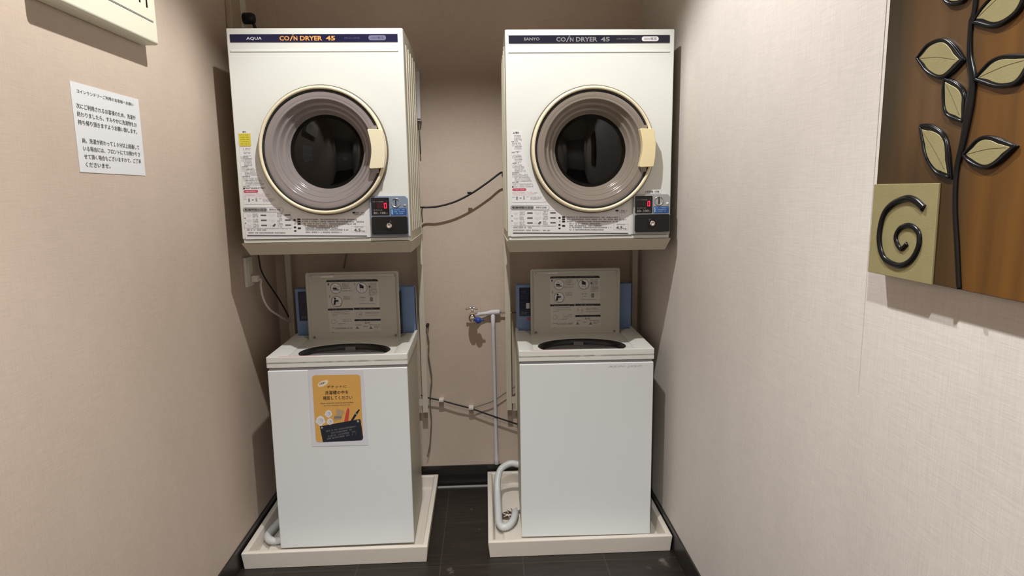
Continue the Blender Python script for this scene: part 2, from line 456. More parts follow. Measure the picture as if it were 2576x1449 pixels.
# right wall in two wallpaper lengths with a butt joint between them
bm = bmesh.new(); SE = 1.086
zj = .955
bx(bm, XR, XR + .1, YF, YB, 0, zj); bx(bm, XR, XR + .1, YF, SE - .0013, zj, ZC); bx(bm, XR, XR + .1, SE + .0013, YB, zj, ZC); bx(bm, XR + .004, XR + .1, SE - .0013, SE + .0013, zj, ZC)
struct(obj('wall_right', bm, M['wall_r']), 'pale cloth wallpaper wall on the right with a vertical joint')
struct(box('baseboard_left', XL, XL + .006, YF, YB, 0, .087, M['base'], bevel=.0015), 'black baseboard on the left')
struct(box('baseboard_right', XR - .006, XR, YF, YB, 0, .087, M['base'], bevel=.0015), 'black baseboard on the right')
bm = bmesh.new(); bx(bm, XL, XR, YB - .008, YB, .045, .090); bx(bm, XL, XR, YB - .014, YB - .008, .0, .048, 1)
struct(obj('baseboard_back', bm, [M['base'], M['baseblack']]), 'black baseboard behind the machines')
struct(box('trim_1', XL, XR, YB - .040, YB - .028, 0, .003, M['strip']), 'thin bright metal floor strip along the back wall')

# ------------------------------------------------------------------ coin dryers
def make_dryer(loc, rz, label, left):
    W, H, D = .2932, .7195, .405
    t = empty('coin_dryer', loc, rz, label, 'dryer', 'coin dryers')
    # cabinet shell
    bm = bmesh.new()
    th = .01
    bx(bm, -W, -W + th, .0, D, .0, H); bx(bm, W - th, W, .0, D, .0, H)
    bx(bm, -W + th, W - th, .0, D, H - th, H); bx(bm, -W + th, W - th, .0, D, 0, th)
    bx(bm, -W + th, W - th, D - .06, D, th, H - th)
    for sgn in (-1, 1):
        for y in (.06, .13, .20, .27, .34):
            x = sgn * W; bx(bm, min(x, x + sgn * .003), max(x, x + sgn * .003), y, y + .022, .03, H - .04)
    obj('cabinet', bm, M['side'], t, label='yellowed side panels')
    # front panel with the round door opening
    bm = bmesh.new(); plate_hole(bm, -W, W, .013, H, .009, .314, .2, .2, -.012, .0)
    fp = obj('front_panel', bm, M['enamel'], t)
    bv = fp.modifiers.new('bevel', 'BEVEL'); bv.width = .004; bv.segments = 3; bv.limit_method = 'ANGLE'; bv.angle_limit = R(60)
    bm = bmesh.new(); bx(bm, -.283, .277, -.0145, -.012, .643, .6485); obj('crease', bm, M['enamel'], fp, bevel=.001)
    box('lower_rail', -W + .004, W - .004, -.009, 0, .0, .0115, M['enamel'], t, .002)
    y = -.0125
    # name strip
    st = box('name_strip', -.281, .276, y - .0015, y, .674, .6995, M['navy' if left else 'navy2'], t, label='dark navy name strip')
    p = Print(y - .0018)
    if left:
        p.text('AQUA', -.228, .680, -.177, .6905, 'whiteink', 1, .02, skew=.001)
    else:
        p.text('SANYO', -.229, .6825, -.175, .6925, 'greyink', 1, .03)
    p.build('maker_lettering', st)
    p = Print(y - .0018); ci = 'orangeink' if left else 'greyink'
    p.text('CO', -.118, .6785, -.085, .6935, ci, 1, .03)
    p.poly([(-.0845, .6775), (-.0805, .6775), (-.0725, .6935), (-.0765, .6935)], ci, 1); p.quad(-.0745, .6955, -.070, .698, ci, 1)
    p.text('N', -.071, .6785, -.0585, .6930, ci, 1, .03)
    p.text('DRYER', -.050, .6785, .024, .6935, ci, 1, .03)
    p.text('45', .036, .6785, .067, .6935, ci, 1, .03)
    p.build('product_lettering', st)
    p = Print(y - .0018)
    p.text('MCD-CK45' if left else 'CD-S45C1(W)', .098 if left else .09, .6835, .149 if left else .156, .6895, 'dimink' if left else 'greyink', 1)
    p.build('model_lettering', st)
    p = Print(y - .0018)
    p.rrect(.178, .679, .237, .695, .0075, 'pillink' if left else 'sticker', 1)
    p.text('100V専用', .186, .6825, .229, .6915, 'dimink' if left else 'greyink', 2, .02)
    p.build('voltage_badge', st)
    # door
    cx, cz = .009, .314
    dr = obj('door', (lambda b: (lathe(b, [(.2165, -.010), (.2165, -.032), (.2145, -.0395), (.210, -.0425), (.2055, -.0405), (.204, -.034), (.204, -.012)], cx, cz, n=96), b)[1])(bmesh.new()), M['cream'], t, smooth=True, label='cream round door rim')
    bm = bmesh.new(); lathe(bm, [(.204, -.033), (.2035, -.0355), (.1985, -.0365), (.1962, -.032)], cx, cz, n=96); obj('door_gasket', bm, M['gasket'], dr, smooth=True)
    bm = bmesh.new(); lathe(bm, [(.2205, -.0122), (.2205, -.024), (.2185, -.027), (.2160, -.025)], cx, cz, n=96); obj('door_seal', bm, M['seal'], dr, smooth=True, label='dark brown outer seal')
    # smoked bowl: rippled funnel down to the window
    bm = bmesh.new()
    lathe(bm, [(.1968, -.033), (.194, -.034), (.180, -.0315), (.1765, -.0305), (.1735, -.0325), (.1715, -.030), (.168, -.023), (.163, -.015), (.1595, -.010), (.157, -.0115), (.155, -.009), (.151, -.001), (.147, .006), (.1435, .0105), (.1415, .0095), (.1395, .013), (.1345, .020), (.131, .0255), (.1275, .028)], cx, cz, n=96)
    obj('door_bowl', bm, M['bowl' if left else 'bowl2'], dr, smooth=True, label='translucent smoky grey bowl')
    bm = bmesh.new(); lathe(bm, [(.1275, .028), (.125, .025), (.11, .020), (.07, .012), (.03, .0085), (0, .008)], cx, cz, n=96); obj('door_window', bm, M['glass'], dr, smooth=True, label='dark glass window')
    # drum behind the window
    bm = bmesh.new(); lathe(bm, [(.128, .03), (.135, .05), (.15, .08), (.16, .30), (.10, .31), (.02, .30), (0, .298)], cx, cz, n=64)
    dm = obj('drum', bm, M['drum'], t, smooth=True, label='dark metal drum')
    if left:
        bm = bmesh.new(); lathe(bm, [(.008, .298), (.007, .291), (0, .289)], cx + .006, cz - .01, n=20); obj('drum_bolt', bm, M['sticker'], dm, smooth=True)
    # handle
    bm = bmesh.new()
    pts = [(.1665, .380), (.1695, .383), (.2125, .381), (.2165, .376), (.2235, .33), (.222, .285), (.2165, .2525), (.171, .2505), (.167, .254)]
    for k in range(9):
        q = k / 8; z = .262 + (.372 - .262) * q; pts.append((.1685 + .0085 * math.sin(PI * q), z))
    prism(bm, pts, -.058, -.028)
    obj('handle', bm, M['cream' if left else 'cream2'], dr, bevel=.004, seg=3, label='cream pull handle')
    for za, zb in ((.236, .252), (.381, .396)): box('handle_recess', .177, .1965, -.0372, -.030, za, zb, M['bowl' if left else 'bowl2'], dr)
    # caution label
    pts = [(-.2775, .135), (-.158, .135), (-.154, .140), (-.155, .150), (-.180, .178), (-.203, .213), (-.222, .255), (-.234, .31), (-.236, .381), (-.239, .384), (-.277, .384), (-.2795, .381)]
    cl = sheet('caution_label', pts, y, .0004, 'sticker', t, 'white caution label with tiny print')
    p = Print(y - .0008)
    if left:
        p.quad(-.2775, .335, -.238, .376, 'yellow', 1)
        for k in range(5): p.scrib(-.275 + (.003 if k else 0), -.243, .371 - k * .0075, .0026, 'yellowd', 2)
        p.text('警告', -.264, .3785, -.252, .3835, 'blackink', 1, .05)
        p.quad(-.276, .332, -.24, .334, 'poster_orange', 1)
        yy = .325
    else:
        p.poly([(-.270, .3735), (-.264, .3735), (-.267, .379)], 'midink', 1)
        p.text('警告', -.262, .3725, -.250, .3795, 'blackink', 1, .05)
        yy = .366
    def wid(z):
        return -.238 if z > .27 else (-.238 + (.27 - z) * .55)
    z = yy; k = 0
    while z > .192:
        if abs(z - .315) < .004 or abs(z - .305) < .003:
            z -= .004
        if k % 8 == 5:
            p.scrib(-.276, -.252 + rnd.uniform(-.004, .006), z, .0032, 'midink', 1); z -= .0052
        else:
            ind = .0 if k % 8 == 6 else .0095
            if k % 8 == 7: p.ring(-.271, z - .003, .0038, .0007, 'paleink', 1, n=14)
            p.scrib(-.276 + ind, wid(z) - rnd.uniform(.0, .006), z, .0022, 'paleink' if k % 3 else 'midink', 1); z -= .0040
        k += 1
        if abs(z - .300) < .0025:
            p.poly([(-.268, z - .001), (-.262, z - .001), (-.265, z + .0035)], 'midink', 1)
            p.text('注意', -.259, z - .002, -.247, z + .0045, 'blackink', 1, .05); z -= .008
    p.disc(-.2735, .1895, .0028, 'blackink', 1); p.scrib(-.268, -.2, .1895, .0024, 'midink', 1)
    p.rrect(-.2755, .1755, -.226, .1845, .0044, 'redink', 1); p.scrib(-.268, -.234, .180, .004, 'pinkink', 2)
    for k in range(3): p.scrib(-.2755, -.205 + .008 * k, .171 - k * .0048, .0022, 'pinkink', 1)
    p.scrib(-.20, -.187, .168, .003, 'paleink', 1)
    p.rrect(-.262, .1445, -.2565, .1555, .001, 'greyink', 1); p.quad(-.250, .1495, -.243, .1515, 'midink', 1); p.rrect(-.237, .1455, -.2315, .1565, .001, 'paleink', 1)
    p.scrib(-.276, -.266, .1535, .0024, 'paleink', 1); p.scrib(-.226, -.216, .1545, .0024, 'paleink', 1)
    for k in range(3): p.scrib(-.212, -.172 - .008 * (k == 2), .153 - k * .004, .0022, 'paleink', 1)
    p.build('caution_printing', cl)
    # instruction sheet, design space 2576 x 859 mapped onto the panel
    def tf(c, r):
        px, py = 580 + c / 7.156, 500 + r / 7.156
        return (-.2757 + (px - 625) * .00139, .0254 + (593 - py - .021 * (px - 625)) * .00139)
    inst = sheet('instruction_sheet', [(-.2815, .0135), (.1515, .0135), (.1515, .124), (.145, .124), (.06, .095), (-.07, .1), (-.12, .131), (-.2815, .131)], y, .0003, 'sticker', t, 'printed operating instructions')
    p = Print(y - .0008, tf)
    p.rrect(285, 150, 1000, 232, 38, 'paleink', 1); p.rrect(290, 156, 995, 226, 34, 'sticker', 2)
    p.rrect(292, 158, 715, 224, 32, 'paleink', 3)
    p.text('乾燥時間の目安', 318, 214, 700, 172, 'blackink', 4, .03); p.text('標準的な衣類', 750, 208, 945, 172, 'blackink', 4)
    p.frame(290, 240, 1130, 520, 4, 'palerink', 1)
    for r in range(3):
        y0 = 250 + r * 90
        p.disc(312, y0 + 95, 10, 'midink', 1) if r < 2 else None
        p.quad(590, y0 + 30, 690, y0 + 52, 'midink', 1); p.quad(1015, y0 + 24, 1115, y0 + 46, 'midink', 1)
        for q in range(3):
            p.ring(360 + q * 26, y0 + 42 + (q % 2) * 14, 17, 3, 'palerink', 1, n=10)
            p.ring(742 + q * 42, y0 + 36 + (q % 2) * 18, 21, 3, 'palerink', 1, n=10)
            p.scrib(450, 545, y0 + 22 + q * 24, 17, 'paleink', 1)
            p.scrib(880, 970, y0 + 14 + q * 26, 17, 'paleink' if q else 'midink', 1)
    p.poly([(785, 480), (830, 440), (850, 455), (815, 495)], 'midink', 2)
    p.scrib(330, 1120, 530, 12, 'paleink', 1); p.scrib(330, 670, 556, 18, 'midink', 1); p.scrib(330, 1010, 606, 20, 'midink', 1)
    for r, hh in ((375, 32), (505, 32), (570, 26)): p.rrect(1165, r - hh / 2, 1205, r + hh / 2, 10, 'blackink', 1)
    p.disc(1190, 436, 14, 'paleink', 1)
    for r in (362, 402, 443, 522): p.rrect(1232, r - 15, 1290, r + 15, 10, 'blackink', 1)
    for r, e in ((362, 2310), (400, 2430), (440, 2280), (480, 1950), (515, 1970), (548, 2150), (592, 2010)):
        p.scrib(1320 + (r > 460) * 50, e, r, 21, 'midink', 1)
    p.frame(2190, 478, 2465, 590, 4, 'palerink', 1); p.text('標準容量', 2250, 505, 2405, 480, 'paleink', 1)
    p.text('4.5', 2238, 578, 2358, 522, 'midink', 1, .02); p.text('kg', 2372, 584, 2432, 548, 'midink', 1)
    p.rrect(2225, 222, 2275, 252, 10, 'blackink', 1); p.scrib(2280, 2445, 238, 24, 'midink', 1); p.scrib(2245, 2440, 272, 18, 'paleink', 1)
    p.quad(325, 648, 2465, 668, 'midink', 1)
    p.build('instruction_printing', inst)
    if not left:
        s2 = sheet('small_label', [(.193, .1585), (.258, .1585), (.258, .1735), (.197, .1735)], y, .0004, 'sticker', t, 'small white label above the coin panel')
        p = Print(y - .0008); p.text('¥ 乾燥機 1号機', .199, .162, .250, .170, 'midink', 1, .01); p.build('label_printing', s2)
    # coin panel
    bm = bmesh.new(); prism(bm, [(.1565, .016), (.2875, .016), (.2895, .018), (.2895, .1465), (.280, .157), (.1585, .157), (.1565, .155)], -.021, -.0122)
    cp = obj('coin_panel', bm, M['cpanel' if left else 'cpanel2'], t, bevel=.0015, label='blue grey coin panel' if left else 'grey coin panel')
    yy = -.0212
    bm = bmesh.new(); prism(bm, [(.1645, .0905), (.2225, .0905), (.2245, .0925), (.2245, .1495), (.2225, .1515), (.1645, .1515), (.1625, .1495), (.1625, .0925)], -.0225, -.0205)
    obj('display', bm, M['dispblack'], cp, label='black display with a red digit')
    p = Print(-.0229)
    p.text('残り時間', .167, .1355, .205, .140, 'greyink', 1); p.text('分', .212, .136, .219, .1415, 'dimink', 1)
    if left: p.quad(.182, .115, .204, .1335, 'lcdred', 0)
    p.build('display_printing', cp); p = Print(-.0229)
    a, b, c, d, w = .2065, .216, .1145, .133, .0024
    p.quad(a, c, b, c + w, 'led', 1); p.quad(a, d - w, b, d, 'led', 1); p.quad(a, c + w, a + w, d - w, 'led', 1); p.quad(b - w, c + w, b, d - w, 'led', 1)
    p.build('red_digit', cp, 'glowing red digit zero'); p = Print(-.0229)
    p.text('使用料金', .168, .1065, .201, .111, 'greyink', 1)
    p.text('30', .169, .0945, .182, .1025, 'paleink', 1, .02); p.text('分', .184, .0945, .189, .099, 'greyink', 1)
    p.text('100', .193, .0945, .211, .1025, 'paleink', 1, .02); p.text('円', .213, .0945, .218, .099, 'greyink', 1)
    p.build('display_printing', cp)
    bm = bmesh.new(); lathe(bm, [(.0165, -.0212), (.016, -.0232), (.0145, -.0232), (.011, -.018), (.0, -.016)], .2475, .133, n=36)
    cs = obj('coin_slot', bm, M['brushed'], cp, smooth=True, label='round metal coin slot')
    box('slot_opening', .2465, .2495, -.0239, -.016, .122, .145, M['gasket'], cp)
    bm = bmesh.new(); lathe(bm, [(.0048, -.0205), (.0045, -.0222), (0, -.0224)], .279, .1235, n=20); obj('return_button', bm, M['paleink' if left else 'sticker'], cp, smooth=True)
    bm = bmesh.new(); prism(bm, [(.230, .0895), (.283, .0895), (.2845, .091), (.2845, .112), (.283, .1135), (.230, .1135), (.2285, .112), (.2285, .091)], -.0218, -.0205)
    obj('coin_label', bm, M['bluelabel'], cp)
    p = Print(-.0222); p.poly([(.2315, .0925), (.2355, .0925), (.2365, .100), (.2355, .1105), (.2335, .1115), (.2315, .1095)], 'lightblue', 1)
    for k in range(3): p.scrib(.240, .281 - .004 * k, .1085 - k * .0065, .0038, 'lightblue', 1)
    p.build('label_printing', cp)
    bm = bmesh.new(); prism(bm, [(.1615, .0275), (.1655, .0235), (.283, .0235), (.287, .0275), (.287, .081), (.283, .086), (.1655, .086), (.1615, .082)], -.030, -.0205)
    obj('coin_box_door', bm, M['blackplate'], cp, bevel=.002, label='black coin box cover')
    bm = bmesh.new(); lathe(bm, [(.0175, -.030), (.017, -.0315), (.015, -.0315), (.013, -.030)], .223, .054, n=32); obj('lock_collar', bm, M['blackplate'], cp, smooth=True)
    bm = bmesh.new(); lathe(bm, [(.0095, -.030), (.0095, -.034), (.0085, -.0352), (.004, -.0352), (.0035, -.033), (0, -.033)], .223, .054, n=28); obj('key_lock', bm, M['chrome'], cp, smooth=True, label='chrome key lock')
    return t

DS = .968
DL = (-.5397, 2.1822, 1.1762); DR = (.3638, 2.1828, 1.1696)
make_dryer(DL, R(.35), 'white coin dryer with a yellow sticker and orange lettering on its top strip', True).scale = (DS,) * 3
make_dryer(DR, R(.19), 'white coin dryer with grey lettering on its top strip, near the right wall', False).scale = (DS,) * 3

# ------------------------------------------------------------------ dryer stands
def make_stand(loc, rz, label, ox, oy):
    t = empty('dryer_stand', loc, rz, label, 'stand', 'dryer stands')
    # tray: flared lip all round with a sheet floor; loc is the dryer base
    bm = bmesh.new(); q = DS
    o = [(-.297, -.012), (.297, -.012), (.297, .415), (-.297, .415)]
    i = [(-.285, .030), (.289, .030), (.289, .405), (-.285, .405)]
    A = [bm.verts.new((x * q, y * q, -.0015)) for x, y in o]; B = [bm.verts.new((x * q, y * q, -.0445)) for x, y in i]
    C = [bm.verts.new((x * q * .985, (y + (.004 if k < 2 else -.004)) * q, -.0015)) for k, (x, y) in enumerate(o)]
    for k in range(4):
        j = (k + 1) % 4
        bm.faces.new((A[k], A[j], B[j], B[k])); bm.faces.new((A[k], A[j], C[j], C[k]))
    bm.faces.new(B); bm.faces.new(C)
    obj('shelf_tray', bm, M['stand'], t, label='beige flared shelf tray')
    z0 = .368 - loc[2]
    for s in (-1, 1):
        bm = bmesh.new(); x = s * .2805 + ox
        bx(bm, x - .0115, x + .0115, .440 + oy, .444 + oy, z0, .03)
        e = x - s * .010; bx(bm, e - .0015, e + .0015, .444 + oy, .458 + oy, z0, .03)
        obj('post', bm, M['stand'], t)
        bm = bmesh.new(); bx(bm, x - .010, x + .010, .392, .440 + oy, -.030, -.002); obj('shelf_arm', bm, M['stand'], t)
        bm = bmesh.new(); x = s * .243 + ox
        bx(bm, x - .0095, x + .0095, .432 + oy, .435 + oy, z0 + .001, z0 + .36)
        obj('washer_bracket', bm, M['stand'], t)
    bm = bmesh.new(); bx(bm, -.27 + ox, .27 + ox, .4442 + oy, .448 + oy, z0 + .03, z0 + .06); obj('cross_brace', bm, M['stand'], t)
    return t
make_stand(DL, R(.35), 'beige metal shelf stand holding up the left dryer', -.0179, .0721)
make_stand(DR, R(.19), 'beige metal shelf stand holding up the right dryer', .0120, .0722)

# ------------------------------------------------------------------ washing machines
def make_washer(loc, rz, label, left):
    W, D = .2495, .375
    t = empty('washing_machine', loc, rz, label, 'washing machine', 'washing machines')
    bm = bmesh.new(); bx(bm, -W + .003, W - .003, .006, D, .0, .686); obj('body', bm, M['washside'], t, bevel=.006, label='yellowed side panels')
    box('front_panel', -W + .002, W - .002, -.002, .012, .0, .683, M['washwhite'], t, .004)
    for sx in (-1, 1):
        for yy in (.05, .32):
            bm = bmesh.new(); lathe(bm, [(.0, .0222 - loc[2]), (.02, .0222 - loc[2]), (.02, 0)], sx * .2, yy, axis='z', n=16); obj('foot', bm, M['gasket'], t)
    # top cover: outer skirt, side and front rims, sunk deck with the tub opening
    bm = bmesh.new(); zt, zs = .733, .692
    plate_hole(bm, -W, W, .0, .40, 0, .134, .170, .120, .705, .7155, axis='z')
    bx(bm, -W, W, .0, .010, zs, zt); bx(bm, -W, -W + .012, .012, .40, zs, zt); bx(bm, W - .012, W, .012, .40, zs, zt); bx(bm, -W, W, .388, .40, zs, zt - .01)
    for s in (-1, 1):
        prism(bm, [(s * (W - .001), zt), (s * .214, zt - .001), (s * .190, .7162), (s * (W - .001), .705)], .010, .345)
    
    obj('top_cover', bm, M['washplastic'], t, bevel=.0025)
    bm = bmesh.new(); bx(bm, -W + .008, W - .008, .002, .3, .683, .692); obj('seam_shade', bm, M['greyink'], t)  # mid-grey strip, coloured as the shadow under the top cover
    # tub ring and basket
    bm = bmesh.new(); lathe(bm, [(1.0, .7145), (.965, .7135), (.93, .695), (.90, .66), (.86, .655), (.82, .668), (.80, .64)], 0, .134, axis='z', n=64, sx=.170, sy=.120)
    obj('tub_ring', bm, M['tubblack'], t, smooth=True, label='black tub ring')
    bm = bmesh.new(); lathe(bm, [(.80, .655), (.82, .60), (.82, .30), (.6, .28), (0, .27)], 0, .134, axis='z', n=64, sx=.170, sy=.120)
    obj('basket', bm, M['tubsteel'], t, smooth=True)
    bm = bmesh.new(); bx(bm, -.02, .02, .231, .2435, .686, .705); obj('tub_badge', bm, M['greyink'], t, bevel=.002)
    # deck strip label
    p = Print(0.); y0 = .0225
    bm = bmesh.new(); bx(bm, -.208, -.06, .0015, .0075, zt, zt + .0006); obj('deck_label', bm, M['pinkink'], t, label='pale pink strip label')
    # lid, open and standing
    bm = bmesh.new()
    def rr(x0, x1, z0, z1, r, n=5):
        pts = []
        for cx, cz, a0 in ((x1 - r, z1 - r, 0), (x0 + r, z1 - r, 90), (x0 + r, z0 + r, 180), (x1 - r, z0 + r, 270)):
            for k in range(n + 1):
                a = R(a0 + 90 * k / n); pts.append((cx + r * math.cos(a), cz + r * math.sin(a)))
        return pts
    z0, z1 = .7035, .9915; yl = .3355
    loops = [(rr(-.186, .186, z0, z1, .010), yl + .018), (rr(-.186, .186, z0, z1, .010), yl), (rr(-.182, .182, z0 + .004, z1 - .004, .008), yl - .002), (rr(-.178, .178, z0 + .008, z1 - .008, .007), yl), (rr(-.172, .172, z0 + .014, z1 - .014, .006), yl + .007)]
    rings = [[bm.verts.new((x, y, z)) for x, z in pts] for pts, y in loops]
    for a, b in zip(rings, rings[1:]):
        for k in range(len(a)): bm.faces.new((a[k], a[(k + 1) % len(a)], b[(k + 1) % len(a)], b[k]))
    bm.faces.new(rings[0]); bm.faces.new(rings[-1])
    ld = obj('lid', bm, M['lid'], t, label='grey lid standing open')
    # finger recess along the lid's free edge, a latch, and the hinge pads
    bm = bmesh.new(); prism(bm, [(-.165, z1 - .013), (-.155, z1 - .024), (-.045, z1 - .024), (-.034, z1 - .018), (.066, z1 - .018), (.078, z1 - .022), (.17, z1 - .022), (.17, z1 - .010), (-.165, z1 - .010)], yl - .0005, yl + .0065)
    obj('lid_edge_rib', bm, M['lid'], ld, bevel=.001)
    bm = bmesh.new(); bx(bm, -.126, -.072, yl - .0016, yl + .002, z1 - .0225, z1 - .0135); obj('latch_cover', bm, M['brushed'], ld, bevel=.001, label='clear shiny latch')
    bm = bmesh.new(); bx(bm, -.112, -.107, yl - .0024, yl, z1 - .0205, z1 - .0155); obj('latch_pin', bm, M['sticker'], ld)
    for x, z in ((-.160, z1 - .015), (.160, z1 - .015), (-.165, z0 + .02), (.165, z0 + .02)):
        bm = bmesh.new(); lathe(bm, [(.005, yl + .006), (.005, yl + .0045), (0, yl + .0045)], x, z, n=14); obj('lid_bumper', bm, M['greyink'], ld)
    # printed guide on the lid, design space 1358 x 1449
    def tf(c, r):
        px, py = 810 + c / 9.053, 690 + r / 9.053
        return (-.1045 + (px - 823) * .001605, .7035 + .1365 + (778 - py - .03 * (px - 823)) * .00163)
    gs = sheet('guide_label', [tf(110, 185), tf(1290, 150), tf(1310, 1300), tf(130, 1330)], yl + .0068, .0003, 'guide', ld, 'printed guide with pictograms')
    p = Print(yl + .0063, tf)
    p.poly([(112, 182), (135, 135), (1240, 102), (1275, 112), (1290, 155)], 'blackink', 1)
    p.text('お洗濯のしかた', 165, 166, 360, 140, 'greyink', 2); p.scrib(410, 1150, 146, 13, 'greyink', 2, rise=-22)
    for r, a, b in ((810, 120, 690), (1052, 710, 1308)):
        p.poly([(a, r + 24), (a, r - 22), (b, r - 38), (b, r + 8)], 'blackink', 1)
    p.poly([(708, 812), (708, 764), (1302, 752), (1302, 802)], 'blackink', 1)
    p.text('ご使用上のお願い', 150, 824, 645, 796, 'greyink', 2); p.text('お手入れ', 830, 806, 1160, 772, 'greyink', 2); p.text('注意してください', 810, 1068, 1200, 1036, 'greyink', 2)
    for i_, (cx, cy) in enumerate(((325, 320), (910, 305), (330, 622))):
        p.ring(cx, cy, 124, 9, 'midink', 1, n=36); p.disc(cx, cy, 113, 'sticker', 1, n=30)
        if i_ == 0:
            p.rrect(cx - 68, cy - 16, cx + 22, cy + 24, 10, 'blackink', 2); p.poly([(cx - 80, cy + 50), (cx + 90, cy + 50), (cx + 60, cy + 24), (cx + 24, cy + 10), (cx - 66, cy + 34)], 'greyink', 2)
            p.scrib(cx - 40, cx + 10, cy - 55, 26, 'greyink', 2); p.ring(cx + 52, cy - 30, 18, 5, 'greyink', 2, n=10)
        if i_ == 1:
            p.poly([(cx - 48, cy - 95), (cx + 45, cy - 45), (cx + 45, cy + 15), (cx - 48, cy + 5)], 'blackink', 2)
            p.quad(cx - 36, cy + 20, cx - 30, cy + 105, 'greyink', 2); p.quad(cx + 34, cy + 20, cx + 40, cy + 105, 'greyink', 2); p.quad(cx - 36, cy + 40, cx + 40, cy + 45, 'greyink', 2)
        if i_ == 2:
            p.disc(cx - 36, cy - 68, 24, 'blackink', 2, n=16)
            p.poly([(cx - 62, cy - 34), (cx - 10, cy - 38), (cx + 38, cy - 30), (cx + 38, cy + 6), (cx - 18, cy + 8), (cx - 38, cy + 78), (cx - 80, cy + 78), (cx - 66, cy + 10)], 'blackink', 2)
            p.disc(cx + 22, cy - 16, 24, 'midink', 3, n=14); p.frame(cx - 20, cy + 36, cx + 92, cy + 108, 5, 'greyink', 2)
    for n_, u, v in (('1', 160, 230), ('2', 755, 215), ('3', 172, 505)): p.text(n_, u - 12, v + 26, u + 16, v - 26, 'midink', 1, .01)
    for rows, a, b, m_ in ((range(210, 300, 26), 470, 660, 'greyink'), (range(320, 400, 60), 455, 690, 'midink'), (range(510, 600, 30), 480, 670, 'greyink'), (range(200, 330, 28), 1050, 1260, 'greyink'), (range(348, 480, 30), 1070, 1275, 'midink')):
        for r in rows: p.scrib(a, b - rnd.uniform(0, 40), r, 15, m_, 1, rise=-6)
    p.disc(1090, 278, 22, 'midink', 2, n=10)
    p.frame(835, 500, 1225, 670, 5, 'palerink', 1); p.scrib(860, 980, 530, 20, 'midink', 1); p.scrib(870, 970, 590, 15, 'greyink', 1); p.rrect(1085, 515, 1155, 615, 22, 'greyink', 1); p.scrib(850, 1200, 662, 14, 'greyink', 1)
    for r in (870, 915, 955): p.scrib(190, 610 - (r == 955) * 270, r, 15, 'greyink', 1, rise=-14)
    p.ring(230, 1085, 52, 6, 'greyink', 1, n=14)
    for r, a, b in ((1035, 430, 640), (1080, 430, 640), (1138, 310, 510), (1235, 190, 650), (1256, 270, 650)): p.scrib(a, b, r, 15, 'greyink', 1, rise=-10)
    p.ring(825, 915, 70, 5, 'greyink', 1, n=20); p.scrib(780, 880, 915, 34, 'greyink', 1)
    for r in (870, 900, 945): p.scrib(960, 1280, r, 14, 'greyink', 1, rise=-10)
    p.poly([(935, 1128), (985, 1128), (960, 1085)], 'greyink', 1); p.text('注意', 985, 1126, 1055, 1090, 'midink', 1, .03)
    for cx in (765, 1075):
        p.poly([(cx - 42, 1255), (cx + 42, 1255), (cx, 1185)], 'greyink', 1); p.poly([(cx - 16, 1240), (cx + 16, 1240), (cx, 1212)], 'greyink', 2)
    for r, a, b in ((1160, 730, 870), (1152, 1040, 1285), (1190, 1145, 1280), (1225, 1145, 1250), (1280, 1140, 1260), (1195, 890, 1010), (1340, 175, 240)): p.scrib(a, b, r, 18, 'greyink', 1)
    p.build('guide_printing', gs)
    # rear control box
    bm = bmesh.new(); bx(bm, -.2445, .2445, .380, .425, .7235, .920)
    cb = obj('control_box', bm, M['bluebox'], t, bevel=.004, label='steel blue control box')
    bm = bmesh.new(); bx(bm, -.2315, -.10, .3782, .3805, .786, .9085)
    dp = obj('display', bm, M['navydisp'], cb, bevel=.002, label='dark navy display')
    p = Print(.3778)
    for k, zz in enumerate((.893, .885, .872, .864)): p.scrib(-.222, -.195, zz, .0055, 'dimink', 1)
    p.scrib(-.226, -.195, .848, .003, 'dimink', 1); p.scrib(-.226, -.195, .832, .003, 'dimink', 1)
    p.build('display_printing', cb); p = Print(.3778)
    p.text('料金', -.222, .796, -.200, .806, 'greyink', 1, .02)
    p.build('display_printing', cb)
    p = Print(.3797); p.scrib(-.232, -.205, .776, .003, 'pinkink', 1); p.build('red_print', cb)
    if not left: p = Print(.3797); p.disc(-.193, .774, .007, 'redink', 1); p.build('red_dot', cb)
    if not left: box('start_button', -.2035, -.188, .3760, .3785, .819, .843, M['sticker'], cb, .001, 'white push button')
    if left: box('coin_chute', .181, .192, .345, .380, .7285, .905, M['dispblack'], cb, .002, 'black coin chute edge')
    bm = bmesh.new(); bx(bm, .2446, .2475, .385, .43, .735, .915); obj('control_box_edge', bm, M['navydisp'], cb)
    bm = bmesh.new(); bx(bm, -W + .01, W - .01, .40, .43, .25, .7235); obj('rear_panel', bm, M['washside'], t)
    if not left:
        p = Print(-.0026); p.text('ASW-J45C', .08, .664, .205, .672, 'palerink', 1); p.build('model_printing', t)
    return t

WL = (-.5364, 2.2010, .0347); WR = (.3644, 2.2198, .0282)
wl = make_washer(WL, R(.69), 'white top-loading washing machine with an orange poster on its front, lid open', True)
wr = make_washer(WR, R(-1.1), 'white top-loading washing machine with a plain front, lid open, near the right wall', False)

def world_child(o, parent):
    """mesh built in world coordinates, hung under a thing"""
    o.parent = parent
    o.matrix_parent_inverse = (Matrix.Translation(parent.location) @ Matrix.Rotation(parent.rotation_euler.z, 4, 'Z')).inverted()
    return o
